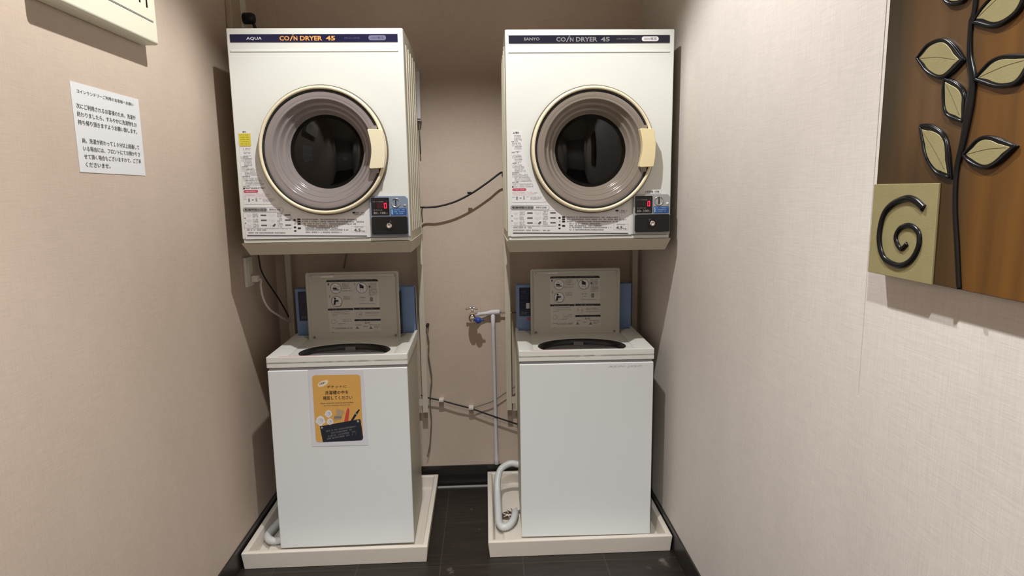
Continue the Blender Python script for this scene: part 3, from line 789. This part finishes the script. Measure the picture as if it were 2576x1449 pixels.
# drain hoses
P = catmull([(.160, 2.575, .155), (.126, 2.56, .170), (.089, 2.56, .176), (.048, 2.55, .155), (.033, 2.52, .118), (.031, 2.471, .078), (.032, 2.381, .052), (.033, 2.315, .042), (.046, 2.281, .041), (.068, 2.286, .042), (.088, 2.315, .046), (.098, 2.36, .046), (.101, 2.40, .038)], 8)
pp, rr_ = corrugated(P, .0138); bm = bmesh.new(); tube(bm, pp, .0138, n=16, radii=rr_)
world_child(obj('drain_hose', bm, M['hose'], None, smooth=True, label='white drain hose bent round in the pan'), wr)
P = catmull([(-.775, 2.56, .10), (-.82, 2.50, .055), (-.840, 2.42, .043), (-.853, 2.345, .041), (-.858, 2.29, .041), (-.846, 2.255, .041), (-.820, 2.242, .041), (-.785, 2.246, .043)], 8)
pp, rr_ = corrugated(P, .0138); bm = bmesh.new(); tube(bm, pp, .0138, n=16, radii=rr_)
world_child(obj('drain_hose', bm, M['hose'], None, smooth=True, label='white drain hose lying in the pan'), wl)

# ------------------------------------------------------------------ drain pans
def make_pan(loc, rz, w, label, left):
    t = empty('drain_pan', loc, rz, label, 'drain pan', 'drain pans')
    bm = bmesh.new(); h, D = .0655, .592; hw = w / 2
    def loop(i, z): return [(-hw + i, i, z), (hw - i, i, z), (hw - i, D - i, z), (-hw + i, D - i, z)]
    L_ = [loop(.006, 0), loop(0, h - .003), loop(.003, h), loop(.016, h), loop(.020, h - .003), loop(.028, .014), loop(.055, .010), loop(.064, .0205), loop(.075, .022)]
    rings = [[bm.verts.new(p) for p in l] for l in L_]
    for a, b in zip(rings, rings[1:]):
        for k in range(4): bm.faces.new((a[k], a[(k + 1) % 4], b[(k + 1) % 4], b[k]))
    bm.faces.new(rings[0]); bm.faces.new(rings[-1])
    obj('pan', bm, M['pan'], t, bevel=.0025, seg=2)
    if not left:
        gx, gy = -.258, .262
        bm = bmesh.new(); lathe(bm, [(.032, .0225), (.031, .026), (.026, .0265), (.023, .0235), (0, .0235)], gx, gy, axis='z', n=28)
        g = obj('drain_outlet', bm, M['drain'], t, smooth=True, label='brown drain outlet')
        bm = bmesh.new()
        for a in (35, 95, 155):
            c, s = math.cos(R(a)) * .024, math.sin(R(a)) * .024; tube(bm, [(gx - c, gy - s, .0272), (gx + c, gy + s, .0272)], .0019, 6)
        lathe(bm, [(.0095, .027), (.0095, .029), (.0075, .029), (.0075, .027)], gx, gy, axis='z', n=16)
        obj('drain_grate', bm, M['pan'], g)
        # rubber hose collar with splayed fingers
        bm = bmesh.new(); hx, hy = -.229, .268
        for a in range(20, 200, 32):
            c, s = math.cos(R(a)), math.sin(R(a)); tube(bm, [(hx + c * .012, hy + s * .012, .030), (hx + c * .028, hy + s * .028, .0295), (hx + c * .040, hy + s * .040, .034)], .0018, 6, radii=[.003, .002, .0008])
        obj('hose_collar', bm, M['drain'], g, smooth=True)
    return t
make_pan((-.5655, 2.1231, 0), R(.22), .668, 'cream plastic drain pan under the left washing machine', True)
make_pan((.3318, 2.1354, 0), R(-.05), .6862, 'cream plastic drain pan under the right washing machine, with a round drain showing', False)

# ------------------------------------------------------------------ poster on the left washer
t = empty('poster', WL, R(.69), 'orange and navy poster in a clear sleeve taped on the washing machine front', 'poster')
y = -.0025
bm = bmesh.new(); prism(bm, [(-.1070, .3955), (.0955, .3945), (.0905, .6785), (-.1045, .6845)], y - .0008, y); sl = obj('sleeve', bm, M['laminate'], t, label='clear laminated sleeve')
def tf(c, r):
    # crop design space 1328 x 1449
    px, py = 740 + c / 6.036, 900 + r / 6.036
    z = .6662 + (940 - py) * .00148 - (px - 785) * .000045
    return (-.0915 + (px - 785 - (py - 940) * .058) * .001405, z)
p = Print(y - .0012, tf)
A_ = [(275, 300), (285, 265), (320, 250), (960, 240), (1000, 255), (1010, 290), (1055, 1200), (1048, 1235), (1020, 1250), (375, 1275), (340, 1265), (328, 1240)]
p.poly(A_, 'poster_orange', 1)
p.poly([(388, 1030), (1000, 920), (1015, 935), (1056, 1210), (1044, 1240), (1018, 1250), (436, 1275)], 'poster_navy', 2)
p.poly([(360, 405), (372, 368), (430, 335), (500, 320), (522, 345), (500, 385), (445, 418), (380, 430)], 'poster_cream', 2)
p.text('お客様へ', 385, 400, 485, 368, 'midink', 3, .02, rise=-28)
p.text('ポケットに', 500, 446, 795, 404, 'blackink', 3, .02, rise=-8)
p.text('洗濯槽の中を', 470, 545, 825, 488, 'blackink', 3, .025, rise=-12)
p.text('確認してください', 440, 625, 885, 568, 'blackink', 3, .02, rise=-12)
p.text('Please check the inside of your pockets', 402, 694, 905, 668, 'midink', 3, .01, rise=-18)
p.text('and the washing machine tub.', 450, 724, 862, 704, 'midink', 3, .01, rise=-14)
for cx, cy, r in ((522, 838, 55), (400, 945, 72), (545, 960, 50)):
    p.poly([(cx + r * (1 + .12 * math.sin(5 * a)) * math.cos(a), cy + r * (1 + .1 * math.cos(4 * a)) * math.sin(a)) for a in [2 * PI * k / 18 for k in range(18)]], 'sticker', 2 if cy < 1000 else 1)
    p.ring(cx, cy, r * .6, 7, 'palerink', 3, n=9); p.ring(cx + r * .2, cy - r * .1, r * .3, 6, 'paleink', 3, n=7)
p.poly([(640, 760), (755, 790), (765, 800), (728, 880), (715, 930), (610, 950), (605, 880), (650, 840)], 'poster_tan', 2)
p.poly([(606, 876), (728, 876), (722, 905), (608, 910)], 'greyink', 3); p.poly([(660, 790), (700, 800), (690, 860), (660, 850)], 'paleink', 3)
p.poly([(820, 740), (838, 765), (845, 800), (826, 950), (762, 960), (795, 800)], 'poster_red', 2)
p.poly([(990, 765), (1002, 778), (972, 830), (905, 935), (862, 945), (930, 830)], 'poster_navy', 3); p.poly([(930, 825), (965, 845), (960, 855), (922, 838)], 'paleink', 4)
p.disc(420, 1052, 16, 'paleink', 3); p.disc(975, 952, 18, 'paleink', 3)
for a, r0, b, r1 in ((485, 1105, 940, 1030), (560, 1135, 880, 1080), (515, 1185, 940, 1108), (500, 1225, 950, 1145)): p.scrib(a, b, r0, 22, 'greyink', 3, rise=(r1 - r0))
p.build('poster_printing', sl)

# ------------------------------------------------------------------ things on the left wall: local x = world y, local y = into the wall
LWR = R(90)
def on_left(name, label, cat): return empty(name, (XL, 0, 0), LWR, label, cat)
# notice
t = on_left('paper_notice', 'white handwritten Japanese notice sheet taped on the left wall', 'notice')
K = 1.008
pts = [(1.470 * K, 1.3945), (1.745 * K, 1.3935), (1.747 * K, 1.5925), (1.470 * K, 1.5935)]
bm = bmesh.new(); prism(bm, pts, -.0012, 0); nt_ = obj('paper', bm, M['paper'], t)
p = Print(-.0016)
lines = [(.020, .251, 'コインランドリーご利用のお客様へお願い', 1.5755, .0085), (.012, .255, '次にご利用されるお客様のため、洗濯が', 1.5425, .0115), (.012, .257, '終わりましたら、すみやかに洗濯物をお', 1.5245, .0115), (.012, .255, '持ち帰り頂きますようお願い致します。', 1.5065, .0115),
         (.020, .258, '尚、洗濯が終わって１０分以上経過して', 1.4665, .0115), (.020, .258, 'いる場合には、フロントにてお預かりさ', 1.4485, .0115), (.020, .260, 'せて頂く場合もございますので、ご了承', 1.4305, .0115), (.022, .118, 'くださいませ。', 1.4125, .0115)]
for n_, (a, b, s_, z, h) in enumerate(lines):
    if n_ in (1, 4): p.build('handwriting', nt_); p = Print(-.0016)
    p.text(s_, 1.482 + a, z - h / 2, 1.482 + b, z + h / 2, 'midink', 1, .012)
p.build('handwriting', nt_)
# flush ivory switch box at the top
t = on_left('switch_box', 'ivory plastic box mounted high on the left wall, with black slots', 'wall box')
bm = bmesh.new(); bx(bm, 1.372, 1.808, -.047, 0, 1.738, 1.99); b_ = obj('housing', bm, M['box'], t, bevel=.008, seg=3)
bm = bmesh.new(); bx(bm, 1.39, 1.783, -.0482, -.046, 1.795, 1.965); obj('cover', bm, M['box'], t, bevel=.0008)
bm = bmesh.new(); prism(bm, [(1.388, 1.792), (1.785, 1.792), (1.785, 1.797), (1.783, 1.7935), (1.388, 1.7935)], -.0479, -.0465); obj('cover_seam', bm, M['greyink'], t)
for k in range(4):
    bm = bmesh.new(); x = 1.754 - k * .0335; z = 1.822 if k == 0 else 1.826
    bx(bm, x, x + .0075, -.0490, -.0472, z, z + .075); obj('vent_slot', bm, M['dispblack'], t, bevel=.003, label='black slot')
# cable cover running up the wall beside the left dryer
t = on_left('cable_cover', 'brown plastic cable cover on the left wall behind the left dryer', 'cable cover')
bm = bmesh.new(); prism(bm, [(2.41, 1.93), (2.505, 1.905), (2.505, ZC), (2.41, ZC)], -.022, 0); obj('cover', bm, M['race'], t, bevel=.004)
# black plug and its cord
t = on_left('power_plug', 'black round plug with cord on the left wall above the left dryer', 'plug')
bm = bmesh.new(); bx(bm, 2.53, 2.60, -.008, 0, 1.965, 2.08); obj('socket_plate', bm, M['plate'], t, bevel=.002)
bm = bmesh.new(); lathe(bm, [(0, -.052), (.016, -.050), (.021, -.040), (.021, -.012), (.018, -.008)], 2.565, 2.005, n=24); pb = obj('plug_body', bm, M['blackcable'], t, smooth=True)
bm = bmesh.new(); tube(bm, catmull([(2.575, -.040, 1.992), (2.584, -.045, 1.965), (2.590, -.045, 1.93), (2.60, -.04, 1.86), (2.62, -.03, 1.6)]), .006, 10); obj('cord', bm, M['blackcable'], t, smooth=True)
# outlet, plug and white cord to the left washer
t = on_left('wall_outlet', 'ivory wall outlet below the left dryer', 'outlet')
bm = bmesh.new(); bx(bm, 2.385, 2.455, -.012, 0, .992, 1.105); obj('plate', bm, M['plate'], t, bevel=.003)
bm = bmesh.new(); bx(bm, 2.400, 2.440, -.015, -.012, 1.01, 1.09); obj('socket_insert', bm, M['plate'], t, bevel=.001)
t = on_left('washer_cable', 'white power cord hanging from the outlet to the left washing machine', 'cord')
bm = bmesh.new(); bx(bm, 2.412, 2.442, -.040, -.0155, 1.008, 1.034); obj('plug', bm, M['whitecable'], t, bevel=.004)
def LW(x, y, z): return (y, -(x - XL), z)
bm = bmesh.new(); tube(bm, catmull([(2.428, -.036, 1.02), (2.45, -.040, 1.012), LW(-.880, 2.465, .985), LW(-.876, 2.475, .93), LW(-.868, 2.51, .885), LW(-.858, 2.57, .850), LW(-.852, 2.64, .816), LW(-.842, 2.70, .790)]), .0045, 10); obj('cord', bm, M['whitecable'], t, smooth=True)
bm = bmesh.new(); tube(bm, catmull([(-.893, 2.50, 1.16), (-.893, 2.505, 1.09), (-.889, 2.53, 1.02), (-.872, 2.65, .898), (-.849, 2.70, .80), (-.835, 2.71, .72)]), .003, 10)
tag(obj('dark_cord', bm, M['blackcable'], None, smooth=True), 'dark cord sloping down behind the white power cord in the left corner', 'cord')

# ------------------------------------------------------------------ things on the back wall
# black cable between the dryers
t = empty('drying_cable', (0, 0, 0), 0, 'black cable sagging between the two dryers', 'cable')
bm = bmesh.new(); tube(bm, catmull([(-.272, 2.56, 1.290), (-.268, 2.64, 1.280), (-.255, 2.68, 1.276), (-.198, 2.68, 1.279), (-.126, 2.68, 1.297), (-.054, 2.68, 1.331), (.014, 2.68, 1.375), (.074, 2.68, 1.417), (.079, 2.64, 1.402), (.082, 2.56, 1.396)]), .0042, 10); obj('cable', bm, M['blackcable'], t, smooth=True)
bm = bmesh.new(); bx(bm, -.070, -.052, 2.675, 2.686, 1.330, 1.339); obj('cable_tie', bm, M['blackcable'], t, bevel=.002)
bm = bmesh.new(); tube(bm, catmull([(-.262, 2.68, 1.275), (-.264, 2.68, 1.25), (-.263, 2.68, 1.213)]), .002, 8); obj('branch_wire', bm, M['blackcable'], t, smooth=True)
# low cables with white clips
t = empty('wall_cable', (0, 0, 0), 0, 'dark cables clipped low on the back wall between the washing machines', 'cable')
bm = bmesh.new(); tube(bm, catmull([(-.30, 2.735, .435), (-.273, 2.72, .429), (-.211, 2.722, .412), (-.144, 2.72, .392), (-.078, 2.722, .371), (-.016, 2.72, .347), (.119, 2.72, .295), (.16, 2.72, .28)]), .0036, 8); obj('cable', bm, M['blackcable'], t, smooth=True)
bm = bmesh.new(); tube(bm, catmull([(-.078, 2.722, .371), (-.03, 2.725, .385), (.021, 2.725, .402), (.08, 2.725, .44), (.125, 2.725, .468)]), .0026, 8); obj('branch_cable', bm, M['greycable'], t, smooth=True)
for x, z in ((-.211, .412), (-.078, .372)):
    bm = bmesh.new(); bx(bm, x - .011, x + .011, 2.716, 2.75, z - .006, z + .006); obj('cable_clip', bm, M['whitecable'], t, bevel=.002)
# thin wavy cord beside the left stand
t = empty('thin_cord', (0, 0, 0), 0, 'thin wavy grey cord hanging down the back wall beside the left stand', 'cord')
bm = bmesh.new(); tube(bm, catmull([(-.263, 2.735, .75), (-.262, 2.725, .72), (-.257, 2.725, .68), (-.262, 2.725, .64), (-.256, 2.725, .58), (-.250, 2.725, .52), (-.257, 2.725, .47), (-.262, 2.725, .40), (-.258, 2.725, .33), (-.263, 2.725, .27), (-.270, 2.725, .20), (-.283, 2.73, .145)]), .0026, 8); obj('cord', bm, M['greycable'], t, smooth=True)
bm = bmesh.new(); lathe(bm, [(0, 2.722), (.006, 2.724), (.007, 2.75)], -.262, .757, n=16); obj('wall_plug', bm, M['blackcable'], t, smooth=True)
# narrow white box with a thin rod
t = empty('wall_tube', (-.265, 2.72, 1.74), 0, 'narrow white case with a thin rod, on the back wall beside the left dryer', 'wall fitting')
bm = bmesh.new(); bx(bm, -.0115, .0085, -.018, .010, -.098, .092); obj('case', bm, M['sticker'], t, bevel=.003)
bm = bmesh.new(); bx(bm, -.0125, .0085, -.012, .030, .092, .105); obj('case_clip', bm, M['palerink'], t, bevel=.002)
bm = bmesh.new(); bx(bm, -.0125, .0085, -.012, .030, -.106, -.098); obj('case_clip', bm, M['palerink'], t, bevel=.002)
bm = bmesh.new(); tube(bm, [(-.0005, .0, -.10), (.0015, .0, -.24)], .0022, 8); obj('rod', bm, M['greycable'], t, smooth=True)
# short cable tail below the left shelf
bm = bmesh.new(); tube(bm, catmull([(-.592, 2.725, 1.15), (-.596, 2.72, 1.09), (-.604, 2.72, 1.05), (-.612, 2.72, 1.02)]), .004, 8)
tag(obj('grey_cord', bm, M['greycable'], None, smooth=True), 'short grey cord hanging below the left dryer shelf, above the washing machine lid', 'cord')

# faucet
t = empty('faucet', (-.062, 2.70, .80), 0, 'chrome water tap with a blue connector on the back wall between the washing machines', 'tap')
bm = bmesh.new(); lathe(bm, [(0, -.036), (.011, -.033), (.017, -.022), (.0195, -.008), (.018, .006), (.012, .014), (.010, .05)], 0, -.004, n=28, sy=1.3); obj('body', bm, M['chrome'], t, smooth=True)
bm = bmesh.new(); tube(bm, [(0, -.006, .015), (0, -.006, .034)], .006, 12); tube(bm, catmull([(-.024, -.006, .034), (-.012, -.008, .037), (0, -.006, .040), (.012, -.008, .037), (.020, -.006, .034)]), .0045, 10)
for x in (-.023, .019): lathe(bm, [(0, -.012), (.005, -.010), (.005, -.003), (0, -.001)], x, .034, n=12)
lathe(bm, [(0, -.013), (.006, -.010), (.006, -.002), (0, 0)], 0, .042, n=12)
obj('handle', bm, M['chrome'], t, smooth=True, label='chrome cross handle')
bm = bmesh.new(); lathe(bm, [(0, -.040), (.008, -.038), (.0135, -.032), (.0145, -.020), (.011, -.010), (.006, -.004)], .026, -.014, n=12); tube(bm, [(.034, -.024, -.013), (.052, -.024, -.015)], .0045, 10, radii=[.0055, .0035]); obj('hose_connector', bm, M['bluecap'], t, smooth=True, label='blue plastic connector')
# wrapped pipe
t = empty('water_pipe', (0, 2.728, -.005), 0, 'white tape-wrapped water pipe running down the back wall to the right drain pan', 'pipe')
bm = bmesh.new(); tube(bm, [(-.046, -.02, .810), (-.03, -.008, .810), (.0, 0, .811), (.02, 0, .814), (.045, 0, .8155), (.056, 0, .8155), (.060, 0, .815)], .010, 16, radii=[.009, .008, .0085, .0115, .0120, .0115, .009]); obj('arm', bm, M['wrap'], t, smooth=True)
bm = bmesh.new(); tube(bm, [(.0285, 0, .808), (.0285, 0, .75), (.0305, 0, .5), (.0315, 0, .3), (.032, 0, .16), (.0325, 0, .13), (.033, 0, .108), (.033, 0, .104)], .009, 16, radii=[.0095, .0085, .0078, .008, .0085, .011, .0135, .009]); obj('downpipe', bm, M['wrap'], t, smooth=True)
bm = bmesh.new(); tube(bm, [(.058, 0, .813), (.158, 0, .812)], .0042, 12); obj('copper_stub', bm, M['chrome'], t, smooth=True, label='bare chrome pipe')
bm = bmesh.new()
for z in (.8546, .812): lathe(bm, [(0, -.009), (.0055, -.006), (.0075, 0), (.0055, .006), (.004, .05)], .151, z, n=16)
obj('stop_valve', bm, M['chrome'], t, smooth=True, label='chrome valve ends')

# ------------------------------------------------------------------ painting on the right wall: local x runs towards the camera
AX, AY, AZ = XR, 1.0375, 1.1935
t = empty('wall_painting', (AX, AY, AZ), R(-90), 'brown panel picture of a black and gold leafy stem on the right wall', 'picture')
PW, PH, T = .47, .80, .026
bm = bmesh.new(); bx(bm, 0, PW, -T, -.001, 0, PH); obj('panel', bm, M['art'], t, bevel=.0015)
def a2(y, z): return (AY - y, z - AZ)
def solid(name, pts, y0, y1, m, parent, bevel=.001, label=None):
    bm = bmesh.new(); prism(bm, pts, y0, y1); return obj(name, bm, M[m], parent, bevel=bevel, label=label)
sq = solid('gold_square', [(0.0, -.0005), (.1535, -.0005), (.1515, .1475), (.0, .1475)], -T - .004, -T, 'gold', t, .001, 'champagne gold square')
sp = [a2(*q) for q in [(.910, 1.304), (.930, 1.315), (.953, 1.318), (.985, 1.308), (1.005, 1.288), (1.0105, 1.252), (.995, 1.222), (.959, 1.213), (.930, 1.224), (.915, 1.247), (.918, 1.268), (.939, 1.277), (.961, 1.271), (.969, 1.255), (.955, 1.240), (.941, 1.249)]]
P = catmull([(x, -T - .005, z) for x, z in sp], 8)
bm = bmesh.new(); tube(bm, P, .0052, 10, flat=.8, flatdir=(0, 1, 0), radii=[.0058 - .002 * i / len(P) for i in range(len(P))]); obj('spiral', bm, M['relief'], sq, smooth=True, label='raised black spiral')
stem = [(.850, 1.99), (.848, 1.75), (.851, 1.58), (.856, 1.551), (.853, 1.51), (.843, 1.477), (.844, 1.441), (.849, 1.40), (.857, 1.357), (.854, 1.308), (.843, 1.253), (.832, 1.1945)]
P = catmull([(a2(*q)[0], -T - .001, a2(*q)[1]) for q in stem], 10)
bm = bmesh.new(); tube(bm, P, .005, 12, flat=.7, flatdir=(0, 1, 0), radii=[.0042 + .0034 * max(0, 1 - abs(q.z - (.25)) / .09) for q in P]); obj('stem', bm, M['relief'], t, smooth=True, label='raised black stem')
def leaf(tip0, side, tip1, side2, vein=True):
    A = catmull([tip0] + side + [tip1], 6); B = catmull([tip1] + side2 + [tip0], 6)
    pts = [Vector(a2(*q[:2])) for q in ([tuple(v) for v in A][:-1] + [tuple(v) for v in B][:-1])]
    c = sum(pts, Vector((0, 0))) / len(pts)
    lf = solid('leaf', [tuple(v) for v in pts], -T - .004, -T + .001, 'relief', t, .0015, 'black-rimmed gold leaf')
    inner = []
    ta, tb = Vector(a2(*tip0)), Vector(a2(*tip1)); ax = (tb - ta).normalized(); mid_ = (ta + tb) / 2; pr = Vector((-ax.y, ax.x))
    for v in pts:
        u_, w_ = (v - mid_).dot(ax), (v - mid_).dot(pr)
        inner.append(mid_ + ax * u_ * .80 + pr * math.copysign(max(abs(w_) * .55, abs(w_) - .0058), w_))
    solid('leaf_inlay', [tuple(v) for v in inner], -T - .0046, -T, 'gold', lf, .0008)
    # raised round rim
    bm = bmesh.new(); mid = [v + (w - v) * .42 for v, w in zip(pts, inner)]; mid.append(mid[0])
    tube(bm, [(v.x, -T - .004, v.y) for v in mid], .0022, 8, flat=.8, flatdir=(0, 1, 0)); obj('leaf_rim', bm, M['relief'], lf, smooth=True)
    if vein:
        a, b = Vector(a2(*tip0)), Vector(a2(*tip1)); m_ = (a + b) / 2 + Vector((0, .002))
        bm = bmesh.new(); tube(bm, catmull([(q.x, -T - .0044, q.y) for q in (a.lerp(b, .14), m_, a.lerp(b, .82))], 6), .00055, 6); obj('leaf_vein', bm, M['vein'], lf, smooth=True)
V2 = lambda *q: [tuple(x) for x in q]
leaf((.960, 1.528), V2((.937, 1.544), (.905, 1.5445), (.881, 1.531)), (.857, 1.505), V2((.879, 1.491), (.902, 1.487), (.936, 1.503)))
leaf((.896, 1.489), V2((.870, 1.479), (.851, 1.458)), (.849, 1.420), V2((.884, 1.434), (.896, 1.464)))
leaf((.939, 1.429), V2((.910, 1.425), (.879, 1.402)), (.863, 1.345), V2((.893, 1.352), (.922, 1.382)))
leaf((.848, 1.378), V2((.825, 1.398), (.799, 1.400)), (.757, 1.384), V2((.782, 1.364), (.806, 1.357), (.835, 1.366)))
leaf((.841, 1.476), V2((.817, 1.495), (.787, 1.498)), (.740, 1.487), V2((.762, 1.460), (.788, 1.457), (.813, 1.463)))
leaf((.853, 1.550), V2((.836, 1.568), (.806, 1.583)), (.758, 1.590), V2((.768, 1.554), (.786, 1.539), (.816, 1.535)))
leaf((.915, 1.606), V2((.905, 1.628), (.885, 1.634)), (.855, 1.610), V2((.866, 1.584), (.890, 1.583), (.908, 1.592)))
leaf((.850, 1.640), V2((.83, 1.662), (.80, 1.668)), (.765, 1.66), V2((.78, 1.635), (.805, 1.625)))
leaf((.94, 1.70), V2((.92, 1.72), (.89, 1.72)), (.852, 1.68), V2((.875, 1.665), (.91, 1.67)))

# ------------------------------------------------------------------ lights
def spot(name, loc, energy, size, blend, col, rad, target=None):
    l = bpy.data.lights.new(name, 'SPOT'); l.energy = energy; l.spot_size = R(size); l.spot_blend = blend
    l.color = col; l.shadow_soft_size = rad
    o = bpy.data.objects.new(name, l); COL.objects.link(o); o.location = loc
    d = Vector(target or (loc[0], loc[1], 0)) - Vector(loc)
    o.rotation_euler = d.to_track_quat('-Z', 'Y').to_euler()
    return o
spot('downlight_and_fill', (-.07, 1.40, 2.70), 106, 114, .35, (1., .985, .965), .02)
spot('downlight_and_fill', (-.10, -.10, 2.70), 150, 110, .5, (.97, .985, 1.), .03)  # unseen lamp, shifted and turned up to fill washer fronts and lower walls
spot('downlight_and_fill', (-.10, -1.70, 2.70), 90, 130, .5, (.97, .985, 1.), .03)  # added fill light from the unseen room behind the camera

w = bpy.data.worlds.new('world'); sc.world = w; w.use_nodes = True
w.node_tree.nodes['Background'].inputs[0].default_value = (.05, .05, .05, 1)

# ------------------------------------------------------------------ camera
f, pitch, yaw, roll, h = 1576.16, R(8.7483), R(2.4146), R(-.8081), 1.3373
fw = Vector((math.sin(yaw) * math.cos(pitch), math.cos(yaw) * math.cos(pitch), -math.sin(pitch)))
r_ = Vector((math.cos(yaw), -math.sin(yaw), 0)); u_ = r_.cross(fw)
r2 = math.cos(roll) * r_ + math.sin(roll) * u_; u2 = -math.sin(roll) * r_ + math.cos(roll) * u_
cd = bpy.data.cameras.new('camera'); cam = bpy.data.objects.new('camera', cd); COL.objects.link(cam)
cd.sensor_width = 36; cd.lens = f * 36 / 2576; cd.clip_start = .02
mw = Matrix((r2, u2, -fw)).transposed().to_4x4(); mw.translation = (0, 0, h)
cam.matrix_world = mw
sc.camera = cam
sc.view_settings.view_transform = 'Standard'; sc.view_settings.look = 'None'; sc.view_settings.gamma = 1
sc.view_settings.use_curve_mapping = False
sc.view_settings.exposure = 0.0
sc.cycles.use_denoising = True
sc.cycles.max_bounces = 7; sc.cycles.diffuse_bounces = 4; sc.cycles.use_adaptive_sampling = True; sc.cycles.adaptive_threshold = .02
